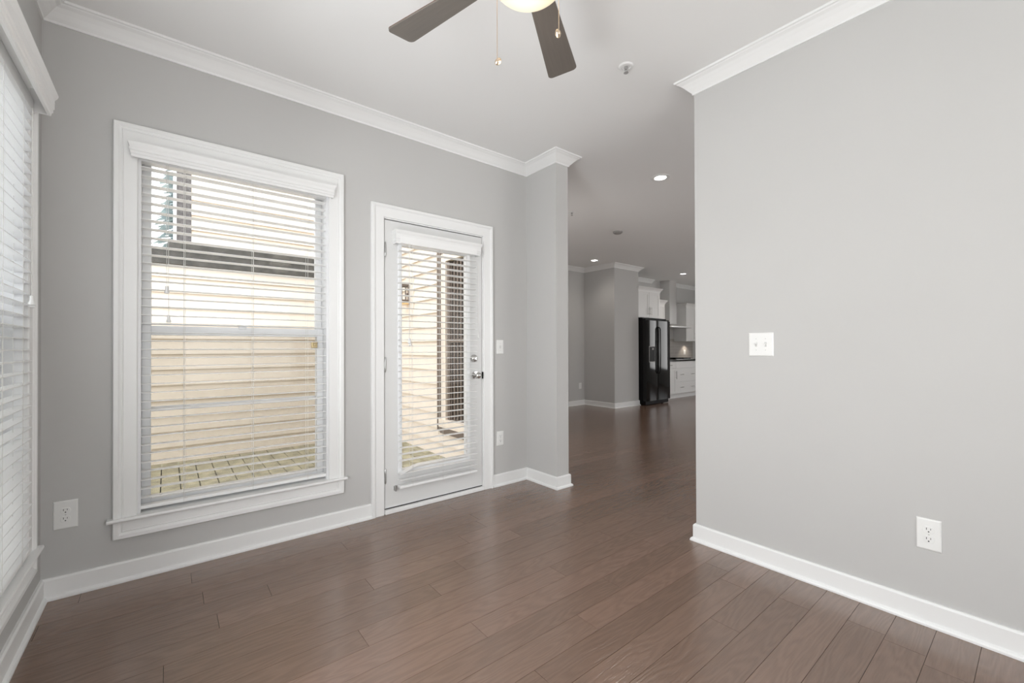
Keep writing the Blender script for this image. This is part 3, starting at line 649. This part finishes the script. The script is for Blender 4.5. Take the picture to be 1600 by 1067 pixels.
ct = MB().box(8.40, 10.78, 5.195, YF-0.001, 0.835, 0.868).build('countertop', 'stone', bevel=0.003); tag(ct, 'black stone countertop along the white kitchen base cabinets', 'countertop')
bs = MB().box(8.25, 10.79, YF-0.010, YF-0.001, 0.868, 1.36).build('backsplash', 'tile'); tag(bs, 'grey tiled backsplash above the black countertop', 'backsplash')
ck = empty('cooktop', (9.36, 5.50, 0.868), 0, 'black gas cooktop set in the countertop beneath the range hood', 'cooktop')
MB().box(-0.38, 0.38, -0.25, 0.25, 0, 0.010).build('cooktop_plate', 'steel', ck, bevel=0.003)
for gx in (-0.22, 0.12):
    b = MB()
    for k in range(4): b.box(gx-0.13+0.08*k, gx-0.12+0.08*k, -0.20, 0.20, 0.012, 0.035)
    b.box(gx-0.13, gx+0.13, -0.20, -0.19, 0.012, 0.035); b.box(gx-0.13, gx+0.13, 0.19, 0.20, 0.012, 0.035); b.box(gx-0.13, gx+0.13, -0.005, 0.005, 0.022, 0.035); b.build('burner_grate', 'blackm', ck)
    MB().lathe([(0.0, 0.022), (0.035, 0.022), (0.045, 0.012), (0.045, 0.010)], (gx, 0.09, 0), n=18).build('burner', 'blackm', ck, smooth=True)
for k in range(4): MB().lathe([(0.0, 0.034), (0.018, 0.034), (0.020, 0.010)], (0.32, -0.18+0.09*k, 0), n=14).build('control_knob', 'blackm', ck, smooth=True)
outlet((10.376, YF-0.010, 1.025), 0, 'small white outlet on the kitchen backsplash under the light', w_=0.09, h_=0.12)
hd = empty('range_hood', (9.43, YF, 1.6), 0, 'stainless steel chimney range hood with flat canopy', 'range hood')
MB().box(-0.152, 0.152, -0.262, 0, 0.09, 0.55).box(-0.146, 0.146, -0.256, 0, 0.55, H-1.6).build('chimney', 'steel', hd, bevel=0.003)
b = MB(); b.loft([[(-0.18, -0.30, 0.10), (0.18, -0.30, 0.10), (0.18, -0.001, 0.10), (-0.18, -0.001, 0.10)], [(-0.44, -0.47, 0.045), (0.44, -0.47, 0.045), (0.44, -0.001, 0.045), (-0.44, -0.001, 0.045)], [(-0.46, -0.49, 0.04), (0.46, -0.49, 0.04), (0.46, -0.001, 0.04), (-0.46, -0.001, 0.04)], [(-0.46, -0.49, 0.015), (0.46, -0.49, 0.015), (0.46, -0.001, 0.015), (-0.46, -0.001, 0.015)]])
b.build('canopy', 'steel', hd)
uc = bpy.data.lights.new('under_cabinet_light', 'SPOT'); uc.energy = 5; uc.spot_size = math.radians(120); uc.spot_blend = 0.6; uc.color = (1, 0.88, 0.74); uc.shadow_soft_size = 0.04
uo = bpy.data.objects.new('under_cabinet_light', uc); COL.objects.link(uo); uo.location = (10.36, 5.72, 1.285)

# ------------------------------------------------------------------ outdoors
GZ = -0.10
MB().box(-14, 14, D+0.3, 24, -0.9, -0.30).build('ground', 'grass', kind='structure')
b = MB(); x = -7.0; r = random.Random(5)
while x < 2.45:
    b.box(x, x+0.133, D+0.165, 6.06, GZ-0.03, GZ + r.uniform(-0.001, 0.001)); x += 0.142
dk = b.build('deck', 'deckm', kind='structure')
MB().box(-7, 2.45, D+0.17, 6.05, GZ-0.20, GZ-0.04).build('deck_frame', 'gap', dk)
def laps(b, p0, p1, nrm, z0, z1, pitch=0.17):
    """lap siding between two plan points"""
    z = z0
    while z < z1 - 1e-4:
        t = min(z + pitch, z1)
        pr = [(0.0, z), (0.030, z), (0.005, t), (0.0, t)]
        b.loft([[(p[0]+nrm[0]*d, p[1]+nrm[1]*d, zz) for d, zz in pr] for p in (p0, p1)]); z = t
# neighbouring building parallel to the back wall
YN = 6.06
nb = empty('neighbouring_house', (0.8, YN, GZ), 0, 'cream lap-sided neighbouring building seen through the window blind, with a dark horizontal band', 'building')
nbo = (-0.8, -YN, -GZ)
def nloc(o): o.location = nbo; return o
b = MB(); laps(b, (-4.2, YN), (2.6, YN), (0, -1), GZ, 2.10); b.box(-4.2, 2.6, YN, YN+0.2, GZ, 2.1); nloc(b.build('lower_wall', 'siding', nb))
b = MB(); laps(b, (0.21, YN), (2.6, YN), (0, -1), 2.32, 6.2); b.box(0.21, 2.6, YN, YN+0.2, 2.32, 6.2); nloc(b.build('upper_wall', 'siding2', nb))
b = MB(); b.box(-4.2, 2.6, YN-0.06, YN+0.2, 2.08, 2.21); b.box(-4.2, 2.6, YN-0.04, YN+0.2, 2.21, 2.25); b.box(-0.0, 2.6, YN-0.06, YN+0.2, 2.25, 2.34); nloc(b.build('band_beam', 'band', nb))
b = MB(); b.box(0.075, 0.21, YN-0.02, YN+0.2, 2.32, 6.2); nloc(b.build('shingled_corner', 'shingle', nb))
b = MB(); b.box(0.050, 0.078, YN-0.03, YN+0.2, 2.32, 6.2); nloc(b.build('corner_board', 'vinyl', nb))
# own wing at the right of the deck, with its tall window
wg = wall('wall_wing', 'y', D+0.17, YN, -0.3, 5.5, 2.502, 2.56, [(3.25, 4.39, 0.30, 2.20)], m='siding')
b = MB(); laps(b, (2.503, 4.49), (2.503, YN), (-1, 0), -0.30, 5.5); laps(b, (2.503, D+0.17), (2.503, 4.49), (-1, 0), -0.30, 0.18); laps(b, (2.503, D+0.17), (2.503, 4.49), (-1, 0), 2.30, 5.5); b.build('siding', 'siding', wg)
w3 = empty('window_3', (2.503, 3.82, 0), 0, kind='structure')
def w3b(nm, m_, *bx):
    b = MB()
    for q in bx: b.box(q[0]-2.503, q[1]-2.503, q[2]-3.82, q[3]-3.82, q[4], q[5])
    return b.build(nm, m_, w3)
w3b('window_surround', 'brown', (2.47, 2.503, 4.405, 4.49, 0.18, 2.30), (2.46, 2.503, 3.15, 4.405, 0.17, 0.24))
w3b('window_frame', 'siding2', (2.475, 2.55, 4.30, 4.405, 0.27, 2.23), (2.475, 2.55, 3.15, 3.25, 0.27, 2.23), (2.475, 2.55, 3.25, 4.30, 2.14, 2.23), (2.455, 2.55, 3.15, 4.43, 0.24, 0.33))
w3b('window_sash', 'brown', (2.50, 2.53, 4.25, 4.30, 0.33, 2.14), (2.50, 2.53, 3.25, 3.29, 0.33, 2.14), (2.495, 2.53, 3.25, 4.30, 1.21, 1.25))
w3b('window_glass', 'darkglass', (2.528, 2.534, 3.25, 4.30, 0.33, 2.14))
b = MB()
for k in range(14): b.box(0.012, 0.022, -0.50+0.07*k, -0.47+0.07*k, 0.34, 2.12)
b.build('sheer_drape', 'brown', w3)
# wall lantern on the wing
ln = empty('wall_lantern', (2.482, 5.27, 1.85), 0, 'small wall lantern on cream siding, seen through the door glass', 'lantern')
MB().box(-0.004, 0.012, -0.14, 0.10, -0.26, 0.24).build('mounting_block', 'siding2', ln, bevel=0.004)
b = MB(); b.box(-0.12, -0.02, -0.05, 0.05, 0.10, 0.13).box(-0.12, -0.02, -0.05, 0.05, -0.09, -0.07)
for dx, dy in ((-0.118, -0.048), (-0.03, -0.048), (-0.118, 0.040), (-0.03, 0.040)): b.box(dx, dx+0.008, dy, dy+0.008, -0.09, 0.13)
b.box(-0.03, -0.004, -0.012, 0.012, -0.02, 0.02); b.build('lantern_cage', 'brown', ln)
MB().lathe([(0.03, -0.07), (0.03, 0.10)], (-0.07, 0, 0), n=14).build('lantern_glass', 'glass', ln)
MB().lathe([(0.03, -0.10), (0.06, -0.12), (0.065, -0.13), (0.02, -0.135)], (-0.05, 0, 0), n=18).build('drip_tray', 'amber', ln, smooth=True)
# pale wall, post and rail outside the left window
b = MB(); laps(b, (-6.8, YN-0.2), (-6.8, -4), (1, 0), GZ-0.2, 2.3, 0.2)
lw = b.build('side_building', 'vinyl'); tag(lw, 'pale lap-sided wall outside the left window, seen between the slats', 'building')
b = MB(); b.box(-7.0, XL-0.17, -4, D+0.165, GZ-0.03, GZ); b.build('patio', 'vinyl', kind='structure')
for i, (px, py) in enumerate(((-1.55, 5.85), (-1.55, 4.35))):
    p = MB().box(px-0.05, px+0.05, py-0.05, py+0.05, GZ, 2.6).box(px-0.065, px+0.065, py-0.065, py+0.065, GZ, GZ+0.12).build('porch_post', 'vinyl')
    tag(p, 'white square porch post outside the left window, %s' % ('the farther one' if i == 0 else 'the nearer one'), 'post', 'white porch posts outside')
# tall bluish conifer in the sky gap
T = empty('conifer_tree', (0.98, 19.5, -0.3), 0, 'bluish green conifer in the sky gap at the upper left of the window', 'tree')
MB().tube([(0, 0, 0), (0, 0, 11.5)], [0.16, 0.03], 8).build('trunk', 'bark', T)
b = MB(); r = random.Random(11)
for i in range(5000):
    h = r.uniform(0.08, 1.0) ; R_ = 1.2 * (1 - h) ** 0.7 + 0.05; a = r.uniform(0, 6.283); q = R_ * math.sqrt(r.random())
    x, y, z = q*math.cos(a), q*math.sin(a), 12 * h - 0.25 * q; s = r.uniform(0.2, 0.45); c_, s_ = math.cos(a), math.sin(a)
    b.quad((x, y, z), (x + s*c_ - 0.13*s_, y + s*s_ + 0.13*c_, z-0.08), (x + 1.5*s*c_, y + 1.5*s*s_, z-0.20), (x + s*c_ + 0.13*s_, y + s*s_ - 0.13*c_, z-0.10))
b.build('foliage', 'needle', T)
